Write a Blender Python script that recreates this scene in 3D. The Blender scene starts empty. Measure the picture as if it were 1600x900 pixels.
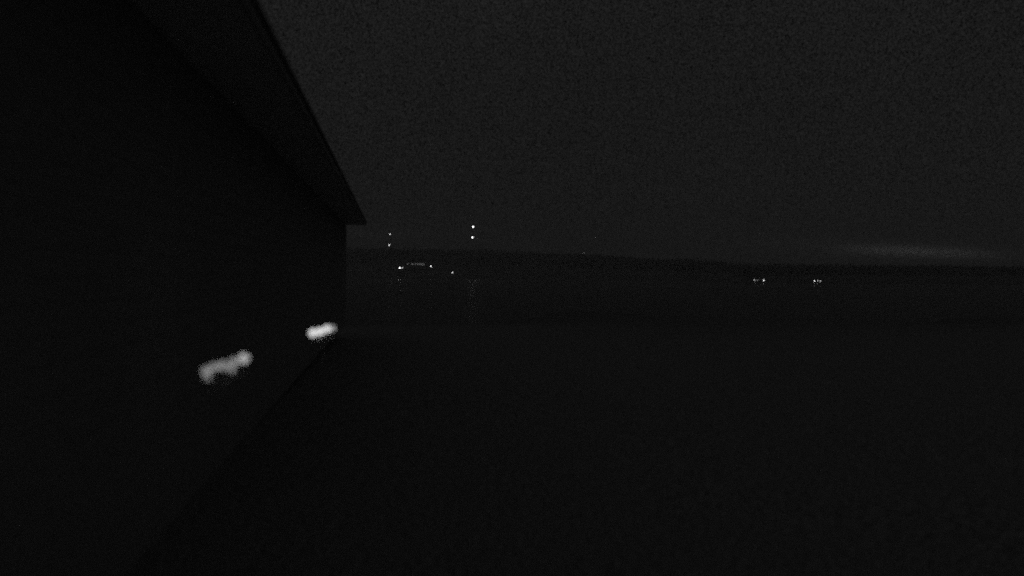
import bpy, bmesh, math, random
from mathutils import Vector, Matrix, noise

random.seed(7)
S = bpy.context.scene
COL = S.collection

# ------------------------------------------------------------------ camera
F = 1386.0                      # focal length in pixels of a 1600 px wide frame
HOR = 424.0                     # horizon row in that frame
CAM_Z = 5.2                     # metres above the lake
PITCH = math.atan((450 - HOR) / F)
cam = bpy.data.cameras.new('camera')
camo = bpy.data.objects.new('camera', cam)
COL.objects.link(camo)
cam.sensor_width = 36.0
cam.lens = 36.0 * F / 1600.0
cam.clip_start = 0.05
cam.clip_end = 20000.0
camo.location = (0, 0, CAM_Z)
camo.rotation_euler = (math.pi / 2 - PITCH, 0, 0)
cam.dof.use_dof = True
cam.dof.focus_distance = 700.0
cam.dof.aperture_fstop = 0.55
S.camera = camo

def at(px, py, Y):
    """world point seen at pixel (px, py) of the 1600 x 900 frame, Y metres ahead"""
    a, b = (px - 800) / F, (450 - py) / F
    c, s = math.cos(PITCH), math.sin(PITCH)
    d = Vector((a, c + b * s, b * c - s))
    return Vector((0, 0, CAM_Z)) + d * (Y / d.y)

# ------------------------------------------------------------------ render
S.render.engine = 'CYCLES'
S.view_settings.view_transform = 'Standard'
S.view_settings.look = 'None'
S.view_settings.exposure = 0.2
S.view_settings.gamma = 1.0
S.cycles.use_denoising = False
S.cycles.use_adaptive_sampling = True
S.cycles.adaptive_min_samples = 12
S.cycles.adaptive_threshold = 0.08
S.cycles.max_bounces = 6
S.cycles.volume_bounces = 3
S.cycles.caustics_reflective = False
S.cycles.caustics_refractive = False
S.cycles.sample_clamp_indirect = 2.0
S.cycles.filter_width = 2.0

# ------------------------------------------------------------------ world: dark overcast sky before dawn
W = bpy.data.worlds.new('World')
S.world = W
W.use_nodes = True
nt = W.node_tree
nt.nodes.clear()

def N(tree, kind, **kw):
    n = tree.nodes.new(kind)
    for k, v in kw.items():
        if k.startswith('i_'):
            n.inputs[int(k[2:])].default_value = v
        else:
            setattr(n, k, v)
    return n

def math_node(tree, op, a, b=None, c=None):
    n = tree.nodes.new('ShaderNodeMath')
    n.operation = op
    for i, v in enumerate((a, b, c)):
        if v is None:
            continue
        if isinstance(v, (int, float)):
            n.inputs[i].default_value = v
        else:
            tree.links.new(v, n.inputs[i])
    return n.outputs[0]

tc = N(nt, 'ShaderNodeTexCoord')
sep = N(nt, 'ShaderNodeSeparateXYZ')
nt.links.new(tc.outputs['Generated'], sep.inputs[0])
sx, sy, sz = sep.outputs
sky = N(nt, 'ShaderNodeTexSky', sky_type='NISHITA', sun_disc=False)
sky.sun_elevation = math.radians(-6)
sky.sun_rotation = math.radians(60)
bw = N(nt, 'ShaderNodeRGBToBW')
nt.links.new(sky.outputs[0], bw.inputs[0])

def noise_out(scale, detail, rough=0.55):
    n = N(nt, 'ShaderNodeTexNoise')
    n.inputs['Scale'].default_value = scale
    n.inputs['Detail'].default_value = detail
    n.inputs['Roughness'].default_value = rough
    nt.links.new(tc.outputs['Generated'], n.inputs['Vector'])
    return n.outputs[0]

big = noise_out(4.0, 4.0)                 # broad cloud masses
fine = noise_out(430.0, 2.0, 0.8)         # fine speckle put into the sky's brightness, imitating camera grain
cloud = math_node(nt, 'MULTIPLY_ADD', big, 0.35, 0.825)
grain = math_node(nt, 'MAXIMUM', math_node(nt, 'MULTIPLY_ADD', fine, 4.6, -1.3), 0.1)
cloud = math_node(nt, 'MULTIPLY', cloud, grain)
mr = N(nt, 'ShaderNodeMapRange', interpolation_type='SMOOTHSTEP')   # an overcast sky is brighter overhead
for i_, v_ in ((1, 0.15), (2, 1.0), (3, 1.0), (4, 2.7)):
    mr.inputs[i_].default_value = v_
nt.links.new(sz, mr.inputs[0])
cloud = math_node(nt, 'MULTIPLY', cloud, mr.outputs[0])
az = math_node(nt, 'ARCTAN2', sx, sy)

def band(a0, e0, sa, se, slope, amp):
    """a lit streak of low cloud: gaussian round azimuth a0, elevation e0"""
    da = math_node(nt, 'SUBTRACT', az, a0)
    qa = math_node(nt, 'DIVIDE', da, sa)
    ec = math_node(nt, 'MULTIPLY_ADD', da, slope, e0)
    de = math_node(nt, 'SUBTRACT', sz, ec)
    qe = math_node(nt, 'DIVIDE', de, se)
    ra = math_node(nt, 'POWER', math_node(nt, 'ABSOLUTE', qa), 2.6)
    re = math_node(nt, 'MULTIPLY', qe, qe)
    g = math_node(nt, 'EXPONENT', math_node(nt, 'MULTIPLY', math_node(nt, 'ADD', ra, re), -1.0))
    return math_node(nt, 'MULTIPLY', g, amp)

glow = math_node(nt, 'ADD', band(0.430, 0.0204, 0.066, 0.0054, -0.052, 5.4),
                 band(0.36, 0.0250, 0.11, 0.0110, -0.060, 0.6))
glow = math_node(nt, 'ADD', glow, band(-0.150, 0.0405, 0.045, 0.0060, 0.0, 0.5))
glow = math_node(nt, 'MULTIPLY', glow, math_node(nt, 'MULTIPLY_ADD', grain, 0.5, 0.5))
tot = math_node(nt, 'ADD', cloud, glow)
tot = math_node(nt, 'MULTIPLY', tot, 0.080)
tot = math_node(nt, 'MULTIPLY_ADD', bw.outputs[0], 0.05, tot)
bg = N(nt, 'ShaderNodeBackground')
bg.inputs['Strength'].default_value = 0.1
nt.links.new(tot, bg.inputs['Color'])
wo = N(nt, 'ShaderNodeOutputWorld')
nt.links.new(bg.outputs[0], wo.inputs['Surface'])

# ------------------------------------------------------------------ helpers
def tag(o, label=None, cat=None, group=None, kind=None):
    if label: o['label'] = label
    if cat: o['category'] = cat
    if group: o['group'] = group
    if kind: o['kind'] = kind
    return o

def empty(name, loc, rz=0.0):
    o = bpy.data.objects.new(name, None)
    COL.objects.link(o)
    o.location = loc
    o.rotation_euler = (0, 0, rz)
    return o

def link(name, bm, m, parent=None, smooth=False):
    me = bpy.data.meshes.new(name)
    bmesh.ops.recalc_face_normals(bm, faces=bm.faces)
    bm.to_mesh(me)
    bm.free()
    if smooth:
        for p in me.polygons:
            p.use_smooth = True
    me.materials.append(m)
    o = bpy.data.objects.new(name, me)
    COL.objects.link(o)
    if parent: o.parent = parent
    return o

def raw(name, verts, faces, m, parent=None, smooth=False):
    me = bpy.data.meshes.new(name)
    me.from_pydata(verts, [], faces)
    if smooth:
        for p in me.polygons:
            p.use_smooth = True
    me.materials.append(m)
    o = bpy.data.objects.new(name, me)
    COL.objects.link(o)
    if parent: o.parent = parent
    return o

def box(bm, x0, x1, y0, y1, z0, z1):
    v = [bm.verts.new(p) for p in ((x0, y0, z0), (x1, y0, z0), (x1, y1, z0), (x0, y1, z0),
                                   (x0, y0, z1), (x1, y0, z1), (x1, y1, z1), (x0, y1, z1))]
    for f in ((0, 3, 2, 1), (4, 5, 6, 7), (0, 1, 5, 4), (1, 2, 6, 5), (2, 3, 7, 6), (3, 0, 4, 7)):
        bm.faces.new([v[i] for i in f])

def bar(bm, a, b, r0, r1=None, n=8):
    """round bar from a to b"""
    if r1 is None: r1 = r0
    a, b = Vector(a), Vector(b)
    q = (b - a).to_track_quat('Z', 'Y')
    rings = []
    for c, r in ((a, r0), (b, r1)):
        rings.append([bm.verts.new(c + q @ Vector((r * math.cos(2 * math.pi * i / n), r * math.sin(2 * math.pi * i / n), 0))) for i in range(n)])
    for i in range(n):
        j = (i + 1) % n
        bm.faces.new((rings[0][i], rings[0][j], rings[1][j], rings[1][i]))
    bm.faces.new(rings[0][::-1]); bm.faces.new(rings[1])

def ball(bm, c, r, u=12, v=8, sz_=1.0):
    bmesh.ops.create_uvsphere(bm, u_segments=u, v_segments=v, radius=r,
                              matrix=Matrix.Translation(Vector(c)) @ Matrix.Diagonal((1, 1, sz_, 1)))

def mat(name, base, rough=0.8, scale=8.0, vary=0.25, detail=6.0, bump=0.0, stretch=None, spec=0.3):
    m = bpy.data.materials.new(name)
    m.use_nodes = True
    t = m.node_tree
    p = t.nodes['Principled BSDF']
    p.inputs['Roughness'].default_value = rough
    p.inputs['Specular IOR Level'].default_value = spec
    c = N(t, 'ShaderNodeTexCoord')
    mp = N(t, 'ShaderNodeMapping')
    if stretch: mp.inputs['Scale'].default_value = stretch
    t.links.new(c.outputs['Object'], mp.inputs[0])
    n = N(t, 'ShaderNodeTexNoise')
    n.inputs['Scale'].default_value = scale
    n.inputs['Detail'].default_value = detail
    n.inputs['Roughness'].default_value = 0.7
    t.links.new(mp.outputs[0], n.inputs['Vector'])
    f = math_node(t, 'MULTIPLY_ADD', n.outputs[0], 2 * vary * base, base * (1 - vary))
    t.links.new(f, p.inputs['Base Color'])
    if bump:
        b = N(t, 'ShaderNodeBump')
        b.inputs['Strength'].default_value = bump
        b.inputs['Distance'].default_value = 0.03
        t.links.new(n.outputs[0], b.inputs['Height'])
        t.links.new(b.outputs[0], p.inputs['Normal'])
    return m

def emit(name, strength, vary=0.0, scale=20.0):
    """lamp glass: gives off its own light"""
    m = bpy.data.materials.new(name)
    m.use_nodes = True
    t = m.node_tree
    t.nodes.clear()
    e = N(t, 'ShaderNodeEmission')
    e.inputs['Color'].default_value = (1, 1, 1, 1)
    e.inputs['Strength'].default_value = strength
    if vary:
        c = N(t, 'ShaderNodeTexCoord')
        n = N(t, 'ShaderNodeTexNoise')
        n.inputs['Scale'].default_value = scale
        t.links.new(c.outputs['Object'], n.inputs['Vector'])
        t.links.new(math_node(t, 'MULTIPLY_ADD', n.outputs[0], 2 * vary * strength, strength * (1 - vary)), e.inputs['Strength'])
    o = N(t, 'ShaderNodeOutputMaterial')
    t.links.new(e.outputs[0], o.inputs['Surface'])
    return m

M_wall = mat('weathered_boards', 0.34, 0.8, 30, 0.35, 8, 0.2, (1, 0.15, 1))
M_trim = mat('white_soffit_paint', 0.80, 0.7, 25, 0.3, 8, 0.15, (1, 0.1, 1))
M_roof = mat('grey_sheet_roof', 0.30, 0.7, 15, 0.3)
M_gravel = mat('pale_gravel', 0.238, 0.95, 22, 3.2, 10, 0.6)
t = M_gravel.node_tree                     # gravel colour darkens as if wet towards the waterline, dimmed to the lake's brightness
p = t.nodes['Principled BSDF']
src = p.inputs['Base Color'].links[0].from_socket
c = N(t, 'ShaderNodeTexCoord'); sp = N(t, 'ShaderNodeSeparateXYZ'); mr = N(t, 'ShaderNodeMapRange', interpolation_type='SMOOTHSTEP')
t.links.new(c.outputs['Object'], sp.inputs[0]); t.links.new(sp.outputs[2], mr.inputs[0])
for i_, v_ in ((1, 0.0), (2, 2.8), (3, 0.55), (4, 1.0)):
    mr.inputs[i_].default_value = v_
t.links.new(math_node(t, 'MULTIPLY', math_node(t, 'MAXIMUM', src, 0.03), mr.outputs[0]), p.inputs['Base Color'])
M_hill = mat('hill_turf', 0.10, 0.95, 0.2, 0.6, 10)
M_tree = mat('conifer_green', 0.08, 0.9, 0.4, 0.5, 6)
M_fascia = mat('brown_fascia', 0.40, 0.7, 25, 0.3)
M_post = mat('grey_post', 0.38, 0.6, 12, 0.2, 4)
M_dark = mat('dark_metal', 0.06, 0.5, 12, 0.2, 4)
M_house = mat('house_render', 0.30, 0.8, 3, 0.3)
M_house_roof = mat('house_roof', 0.08, 0.8, 3, 0.3)  # dark roof covering of the houses

M_water = bpy.data.materials.new('lake_water')
M_water.use_nodes = True
t = M_water.node_tree
p = t.nodes['Principled BSDF']
p.inputs['Base Color'].default_value = (0.02, 0.02, 0.02, 1)
p.inputs['Roughness'].default_value = 0.30
p.inputs['IOR'].default_value = 1.333
c = N(t, 'ShaderNodeTexCoord')
n1 = N(t, 'ShaderNodeTexNoise'); n1.inputs['Scale'].default_value = 1.3; n1.inputs['Detail'].default_value = 7; n1.inputs['Roughness'].default_value = 0.6
n2 = N(t, 'ShaderNodeTexNoise'); n2.inputs['Scale'].default_value = 0.05; n2.inputs['Detail'].default_value = 3
t.links.new(c.outputs['Object'], n1.inputs['Vector']); t.links.new(c.outputs['Object'], n2.inputs['Vector'])
hgt = math_node(t, 'MULTIPLY', n1.outputs[0], math_node(t, 'MULTIPLY_ADD', n2.outputs[0], 1.0, 0.5))
b = N(t, 'ShaderNodeBump'); b.inputs['Strength'].default_value = 0.045; b.inputs['Distance'].default_value = 0.15
t.links.new(hgt, b.inputs['Height']); t.links.new(b.outputs[0], p.inputs['Normal'])

# ------------------------------------------------------------------ setting: ground, water, hills
XB, YB0, YB1 = 1150.0, -160.0, 1330.0

def ground_z(x, y):
    k = min(1.0, max(0.0, (y - 12.0) / 90.0))
    k = 0.7 * k + 0.3 * k * k
    return 3.0 - 3.3 * k + 0.9 * k * noise.noise(Vector((x * .05, y * .03, 9))) + 0.05 * noise.noise(Vector((x * .3, y * .3, 0)))

xs = [-XB, -500, -200, -100] + [x * 2.0 for x in range(-45, 46)] + [100, 200, 500, XB]
ys = [YB0, -60, -20] + [y * 1.0 for y in range(-10, 52)] + [y * 2.0 for y in range(26, 60)] + [125, 300, 600, YB1]
V = [(x, y, ground_z(x, y) if y < 122 else -0.9) for y in ys for x in xs]
nx = len(xs)
Fc = [(j * nx + i, j * nx + i + 1, (j + 1) * nx + i + 1, (j + 1) * nx + i) for j in range(len(ys) - 1) for i in range(nx - 1)]
tag(raw('ground', V, Fc, M_gravel, smooth=True), kind='structure')

wxs = [-XB + i * 2 * XB / 12 for i in range(13)]
wys = [20 + j * (YB1 - 20) / 12 for j in range(13)]
V = [(x, y, 0.0) for y in wys for x in wxs]
Fc = [(j * 13 + i, j * 13 + i + 1, (j + 1) * 13 + i + 1, (j + 1) * 13 + i) for j in range(12) for i in range(12)]
tag(raw('water', V, Fc, M_water), kind='structure')

def lerp_tab(tab, x):
    if x <= tab[0][0]: return tab[0][1]
    for (x0, y0), (x1, y1) in zip(tab, tab[1:]):
        if x <= x1:
            u = (x - x0) / (x1 - x0); u = u * u * (3 - 2 * u)
            return y0 + (y1 - y0) * u
    return tab[-1][1]

RIDGE = [(-700, 392), (300, 388), (560, 386), (739, 388), (900, 395), (1050, 403), (1200, 411), (1400, 413), (1600, 415), (2300, 408)]
SHORE = [(-700, 640), (500, 640), (740, 590), (1000, 480), (1190, 385), (1400, 350), (1600, 340), (2300, 300)]
DEPTH = [(-700, 300), (700, 300), (1200, 300), (2300, 320)]
TREE_H = 4.0

def hill_z(px, Y):
    s = lerp_tab(SHORE, px); d = lerp_tab(DEPTH, px)
    top = at(px, lerp_tab(RIDGE, px), s + d).z - TREE_H
    u = (Y - s) / d
    if u < 0: return -0.9
    if u <= 1:
        z = top * (0.35 * u + 0.65 * u * u * (3 - 2 * u))
    else:
        z = top * (1 - 0.5 * (u - 1) ** 2)
    return z + 0.45 * min(1, u * 4) * noise.noise(Vector((px * .02, Y * .02, 3)))

NT_, NP = 36, 220
V = []
for i in range(NP):
    px = -700 + 3000 * i / (NP - 1)
    s = lerp_tab(SHORE, px); d = lerp_tab(DEPTH, px)
    for j in range(NT_):
        Y = s - 6 + (d * 1.25 + 6) * j / (NT_ - 1)
        V.append(((px - 800) / F * Y, Y, hill_z(px, Y) if j else -0.9))
Fc = [(i * NT_ + j, (i + 1) * NT_ + j, (i + 1) * NT_ + j + 1, i * NT_ + j + 1) for i in range(NP - 1) for j in range(NT_ - 1)]
tag(raw('hills', V, Fc, M_hill, smooth=True), kind='structure')

# the wooded upper slopes: far-off conifers that read as one mass
V, Fc = [], []
for k in range(9000):
    px = random.uniform(-500, 2150)
    s = lerp_tab(SHORE, px); d = lerp_tab(DEPTH, px)
    Y = s + d * random.uniform(0.42, 1.1)
    x, z, h = (px - 800) / F * Y, hill_z(px, Y), TREE_H * random.uniform(0.6, 1.15)
    r = h * random.uniform(0.26, 0.36)
    for lo, hi, rr in ((0.05, 0.62, 1.0), (0.4, 1.0, 0.66)):
        b0 = len(V)
        a0 = random.random() * 6
        V += [(x + r * rr * math.cos(a0 + q * 1.2566), Y + r * rr * math.sin(a0 + q * 1.2566), z + h * lo) for q in range(5)]
        V.append((x, Y, z + h * hi))
        Fc += [(b0 + q, b0 + (q + 1) % 5, b0 + 5) for q in range(5)]
tag(raw('forest', V, Fc, M_tree), 'dark wooded slopes of the hills across the lake', 'forest', kind='stuff')

# ------------------------------------------------------------------ long building with an overhanging eave, left
EH = 2.0                                    # eave edge above the camera
ang = math.atan((611 - 800) / F)
bld = empty('wooden_building', (0, 0, 3.0), -ang)
tag(bld, 'long dark wooden building filling the left side under its slanting eave line', 'building')
a_e = -0.480 * (EH + 0.15) - 0.04
a_w = -0.96 * EH
d_end = EH * F / 70.5
z_e = CAM_Z + EH - 3.0
y0, y1 = -5.0, d_end
lean = 0.42                                 # roof pitch
# wall boards: every board overlaps the next
bm = bmesh.new()
nb = 26
bh = (z_e + 0.15) / nb
for k in range(nb):
    z0 = k * bh
    vs = [bm.verts.new(p_) for p_ in ((a_w - 0.10, y0 + .3, z0), (a_w, y0 + .3, z0), (a_w - .005, y0 + .3, z0 + bh), (a_w - .10, y0 + .3, z0 + bh),
                                      (a_w - 0.10, y1 - .7, z0), (a_w, y1 - .7, z0), (a_w - .005, y1 - .7, z0 + bh), (a_w - .10, y1 - .7, z0 + bh))]
    for f in ((0, 1, 2, 3), (7, 6, 5, 4), (0, 4, 5, 1), (1, 5, 6, 2), (2, 6, 7, 3), (3, 7, 4, 0)):
        bm.faces.new([vs[i] for i in f])
link('wall', bm, M_wall, bld)
gw = 7.0                                    # gable end walls
for ya, yb in ((y0 + .32, y0 + .45), (y1 - .85, y1 - .72)):
    bm = bmesh.new()
    P = [(a_w - .12, 0), (a_w - .12, z_e + .12), (a_w - gw / 2, z_e + .1 + lean * (gw / 2)), (a_w - gw, z_e + .1), (a_w - gw, 0)]
    A = [bm.verts.new((x, ya, z)) for x, z in P]; B = [bm.verts.new((x, yb, z)) for x, z in P]
    bm.faces.new(A); bm.faces.new(B[::-1])
    for i in range(5):
        j = (i + 1) % 5
        bm.faces.new((A[i], A[j], B[j], B[i]))
    link('gable_wall', bm, M_wall, bld)
bm = bmesh.new(); box(bm, a_w - .012, a_w + .03, y1 - .82, y1 - .69, 0, z_e - .02)
link('corner_board', bm, M_trim, bld)
bm = bmesh.new(); box(bm, a_w + .003, a_e - .03, y0, y1 - .005, z_e + .02, z_e + .04)
link('soffit', bm, M_trim, bld)
bm = bmesh.new(); box(bm, a_e - .028, a_e, y0, y1, z_e, z_e + .10)
link('fascia', bm, M_fascia, bld)
bm = bmesh.new()                            # two roof slopes
for s_ in (1, -1):
    cx = a_w - gw / 2
    hw = a_e + .04 - cx
    x_out = cx + s_ * hw
    zr, ze = z_e + .11 + lean * hw, z_e + .105
    P = [(cx, zr), (x_out, ze), (x_out, ze + .045), (cx, zr + .045)]
    A = [bm.verts.new((x, y0 - .1, z)) for x, z in P]; B = [bm.verts.new((x, y1 + .02, z)) for x, z in P]
    bm.faces.new(A); bm.faces.new(B[::-1])
    for i in range(4):
        j = (i + 1) % 4
        bm.faces.new((A[i], A[j], B[j], B[i]))
link('roof', bm, M_roof, bld)

# ------------------------------------------------------------------ two clusters of globe lamps, left foreground
def lamp_cluster(name, Y, globes, label):
    """globes: (px, py, radius in px, radiance)"""
    pts = [at(px, py, Y + dy) for px, py, r, L, dy in globes]
    xs_ = [q.x for q in pts]
    mid = sum(xs_) / len(xs_)
    gy = sum(q.y for q in pts) / len(pts)
    root = empty(name, (mid, gy, ground_z(mid, gy)))
    tag(root, label, 'lamp', 'globe lamps beside the building')
    inv = Vector(root.location)
    lo = min(pts, key=lambda q: q.x) - inv; hi = max(pts, key=lambda q: q.x) - inv
    drop = Vector((0, 0, -0.075))
    bm = bmesh.new()
    bar(bm, (0, 0, 0), (0, 0, ((lo + hi) / 2 + drop).z), 0.006, 0.005)
    link('post', bm, M_post, root)
    bm = bmesh.new(); bar(bm, lo + drop, hi + drop, 0.008)
    link('crossbar', bm, M_post, root)
    for (px, py, r, L, dy), q in zip(globes, pts):
        rr = 0.85 * r / F * (Y + dy)
        bm = bmesh.new(); ball(bm, (0, 0, 0), rr, 16, 10)
        g = link('globe', bm, emit('globe_glass', L, 0.12, 40), root, True)
        g.location = q - inv
        f = (q - inv - lo).x / max(1e-4, (hi - lo).x)
        foot = lo.lerp(hi, f) + drop
        bm = bmesh.new(); bar(bm, foot - (q - inv), (0, 0, -rr * .95), 0.004, 0.006)
        link('stem', bm, M_post, g)
    return root

lamp_cluster('globe_lamp', 4.65, [
    (381, 560, 9.5, 0.36, 0.10), (365, 566, 7.5, 0.24, 0.05), (362, 577, 6.0, 0.21, 0.02), (348, 571, 8.5, 0.22, 0.0),
    (334, 574, 7.5, 0.21, -0.04), (322, 580, 8.0, 0.22, -0.08), (324, 590, 6.5, 0.20, -0.05)],
    'dimmer, longer lumpy row of blurred glowing globes at lower left, nearer the camera')
lamp_cluster('globe_lamp', 7.35, [
    (489, 520, 8.5, 0.58, -0.05), (500, 518, 8.0, 0.60, 0.0), (511, 514, 8.0, 0.55, 0.05), (520, 513, 6.0, 0.20, 0.10)],
    'brighter, shorter blurred glowing row of globes, farther out below the eave end')

# ------------------------------------------------------------------ masts on the ridge
def mast(px, Y, tops, label, L):
    top = at(*tops[0], Y)
    x = top.x
    zb = hill_z(px, Y) - 0.2
    root = empty('radio_mast', (x, Y, zb))
    tag(root, label, 'mast', 'lit radio masts on the ridge')
    H = top.z - zb
    bm = bmesh.new()
    w0, w1 = 0.9, 0.25
    def leg(i, u):
        w = w0 + (w1 - w0) * u
        a = 2 * math.pi * i / 3 + .4
        return Vector((w * math.cos(a), w * math.sin(a), H * u))
    for i in range(3):
        bar(bm, leg(i, 0), leg(i, 1), .06, .05, 6)
    link('lattice_leg', bm, M_dark, root)
    bm = bmesh.new()
    n = max(4, int(H / 1.6))
    for k in range(n):
        for i in range(3):
            bar(bm, leg(i, k / n), leg((i + 1) % 3, (k + 1) / n), .03, .03, 5)
            bar(bm, leg(i, (k + 1) / n), leg((i + 1) % 3, (k + 1) / n), .03, .03, 5)
    link('brace', bm, M_dark, root)
    for (a, b_), r in tops and [((t_[0], t_[1]), rr) for t_, rr in zip(tops, L[1])]:
        q = at(a, b_, Y) - Vector(root.location)
        bm = bmesh.new(); ball(bm, (0, 0, 0), r, 12, 8)
        o = link('warning_light', bm, emit('mast_light', L[0]), root, True)
        o.location = q + Vector((0, -1.0, 0))
        bm = bmesh.new(); bar(bm, (0, .95, -.1), (0, 0, -r * .9), .05, .08, 6)
        link('bracket', bm, M_dark, o)
    return root

mast(609, 880, [(609.5, 366), (608.2, 383)], 'fainter radio mast with two warning lights, nearer the eave end', (2.4, (.60, .66)))
mast(739, 860, [(739.2, 354.5), (738.2, 371)], 'taller brighter radio mast with two warning lights, right of the other mast', (5.0, (.82, .82)))

# ------------------------------------------------------------------ lamps and houses along the far shore
def street_lamp(px, py, Y, r, L, label, group='street lamps along the far shore', z_min=0.0):
    q = at(px, py, Y)
    zb = max(hill_z(px, Y), z_min) - 0.05
    zb = min(zb, q.z - 1.0)
    root = empty('street_lamp', (q.x + .7, Y, zb))
    tag(root, label, 'lamp', group)
    h = q.z - zb
    bm = bmesh.new()
    bar(bm, (0, 0, 0), (0, 0, h + r + .25), .09, .06)
    bar(bm, (0, 0, h + r + .2), (-.7, 0, h + r + .25), .05, .05)
    link('post', bm, M_dark, root)
    bm = bmesh.new(); ball(bm, (0, 0, 0), r, 12, 8)
    g = link('globe', bm, emit('street_lamp_glass', L), root, True); g.location = (-.7, 0, h)
    bm = bmesh.new(); bar(bm, (-.7, 0, h + r * .9), (-.7, 0, h + r + .3), r * .6, .08, 10)
    link('cap', bm, M_dark, root)
    return root

street_lamp(624.5, 418.6, 650, .56, 4.0, 'brightest shore lamp at the left end, below the fainter mast')
street_lamp(628.6, 418.4, 652, .34, 2.4, 'small lamp close beside the brightest left shore lamp')
street_lamp(673.6, 416, 665, .46, 3.4, 'bright shore lamp right of the row of dim lit windows')
street_lamp(707, 426, 640, .42, 2.4, 'low single shore lamp, below and left of the taller mast')
street_lamp(912.5, 395, 770, .36, 0.35, 'very faint lone lamp on the ridge line at mid picture', 'lone lamp on the ridge')
street_lamp(1193.4, 438, 396, .29, 2.0, 'bright shore lamp right of two dim windows on the right shore')
street_lamp(1272.8, 439, 378, .28, 1.7, 'leftmost and brightest of three lights in a row at far right shore')
street_lamp(1277.6, 438.6, 379, .24, 0.7, 'middle of three lights in a row at far right shore')
street_lamp(1281.8, 439, 380, .24, 0.7, 'rightmost of three lights in a row at far right shore')

def house(px, Y, w, d, zf, hw, windows, label, rz=0.0):
    """windows: (px, py, width, height, radiance); zf floor height, hw wall height"""
    c0 = at(px, 424, Y)
    zb = zf
    root = empty('lakeside_house', (c0.x, Y, zb), rz)
    tag(root, label, 'house', 'houses on the far shore')
    bm = bmesh.new(); box(bm, -w / 2, w / 2, 0, d, -2.5, hw)
    link('wall', bm, M_house, root)
    bm = bmesh.new()
    A = [bm.verts.new(p_) for p_ in ((-w / 2 - .4, -.5, hw), (w / 2 + .4, -.5, hw), (w / 2 + .4, d + .5, hw), (-w / 2 - .4, d + .5, hw),
                                     (-w / 2 - .4, d / 2, hw + d * .32), (w / 2 + .4, d / 2, hw + d * .32))]
    for f in ((0, 1, 5, 4), (2, 3, 4, 5), (0, 4, 3), (1, 2, 5), (0, 3, 2, 1)):
        bm.faces.new([A[i] for i in f])
    r = link('roof', bm, M_house_roof, root)
    bm = bmesh.new(); box(bm, w * .2, w * .2 + .6, d / 2 - .3, d / 2 + .3, hw + d * .25, hw + d * .32 + .9)
    link('chimney', bm, M_house, r)
    for a, b_, ww, wh, L in windows:
        q = at(a, b_, Y) - Vector(root.location)
        bm = bmesh.new()
        x0, x1, z0, z1 = q.x - ww / 2, q.x + ww / 2, q.z - wh / 2, q.z + wh / 2
        for xa, xb, za, zc in ((x0 - .08, x0, z0 - .08, z1 + .08), (x1, x1 + .08, z0 - .08, z1 + .08), (x0, x1, z0 - .08, z0), (x0, x1, z1, z1 + .08), (q.x - .03, q.x + .03, z0, z1)):
            box(bm, xa, xb, -.10, -.003, za, zc)
        f = link('window', bm, M_dark, root)
        bm = bmesh.new(); box(bm, x0 + .002, x1 - .002, -.05, -.006, z0 + .002, z1 - .002)
        link('pane', bm, emit('lit_window', L, .35, .8), f)
    return root

zf = at(650, 415.5, 690).z
house(649, 690, 17.0, 8.0, zf, 4.2, [
    (637.2, 412.6, 1.3, 1.1, .13), (643.6, 412.3, 1.3, 1.1, .13), (646.9, 412.9, 1.5, 1.1, .10), (650.2, 412.4, 1.4, 1.2, .09),
    (653.3, 412.5, 1.4, 1.4, .09), (656.6, 412.8, 1.3, 1.4, .10), (659.8, 413.1, 1.6, 1.6, .14), (662.7, 413.2, .8, 1.4, .10)],
    'long low house with a row of dim lit windows between two bright shore lamps')
zf = at(1181, 440, 398).z
house(1180, 398, 5.0, 5.0, zf, 2.4, [(1178.8, 437.4, .7, .7, .4), (1183.4, 437.6, .65, .7, .18)],
      'small house with two dim lit windows on the right shore, left of a lamp')

# ------------------------------------------------------------------ night mist over the lake
bm = bmesh.new()
box(bm, -XB - 60, XB + 60, YB0 - 40, YB1 + 40, -2.2, 58.0)
M_h = bpy.data.materials.new('night_mist')
M_h.use_nodes = True
t = M_h.node_tree
t.nodes.clear()
pv = N(t, 'ShaderNodeVolumePrincipled')
pv.inputs['Color'].default_value = (0.97, 0.97, 0.97, 1)
pv.inputs['Density'].default_value = 0.0011
pv.inputs['Anisotropy'].default_value = 0.3
o = N(t, 'ShaderNodeOutputMaterial')
t.links.new(pv.outputs[0], o.inputs['Volume'])
hz = link('haze', bm, M_h)
tag(hz, kind='stuff')
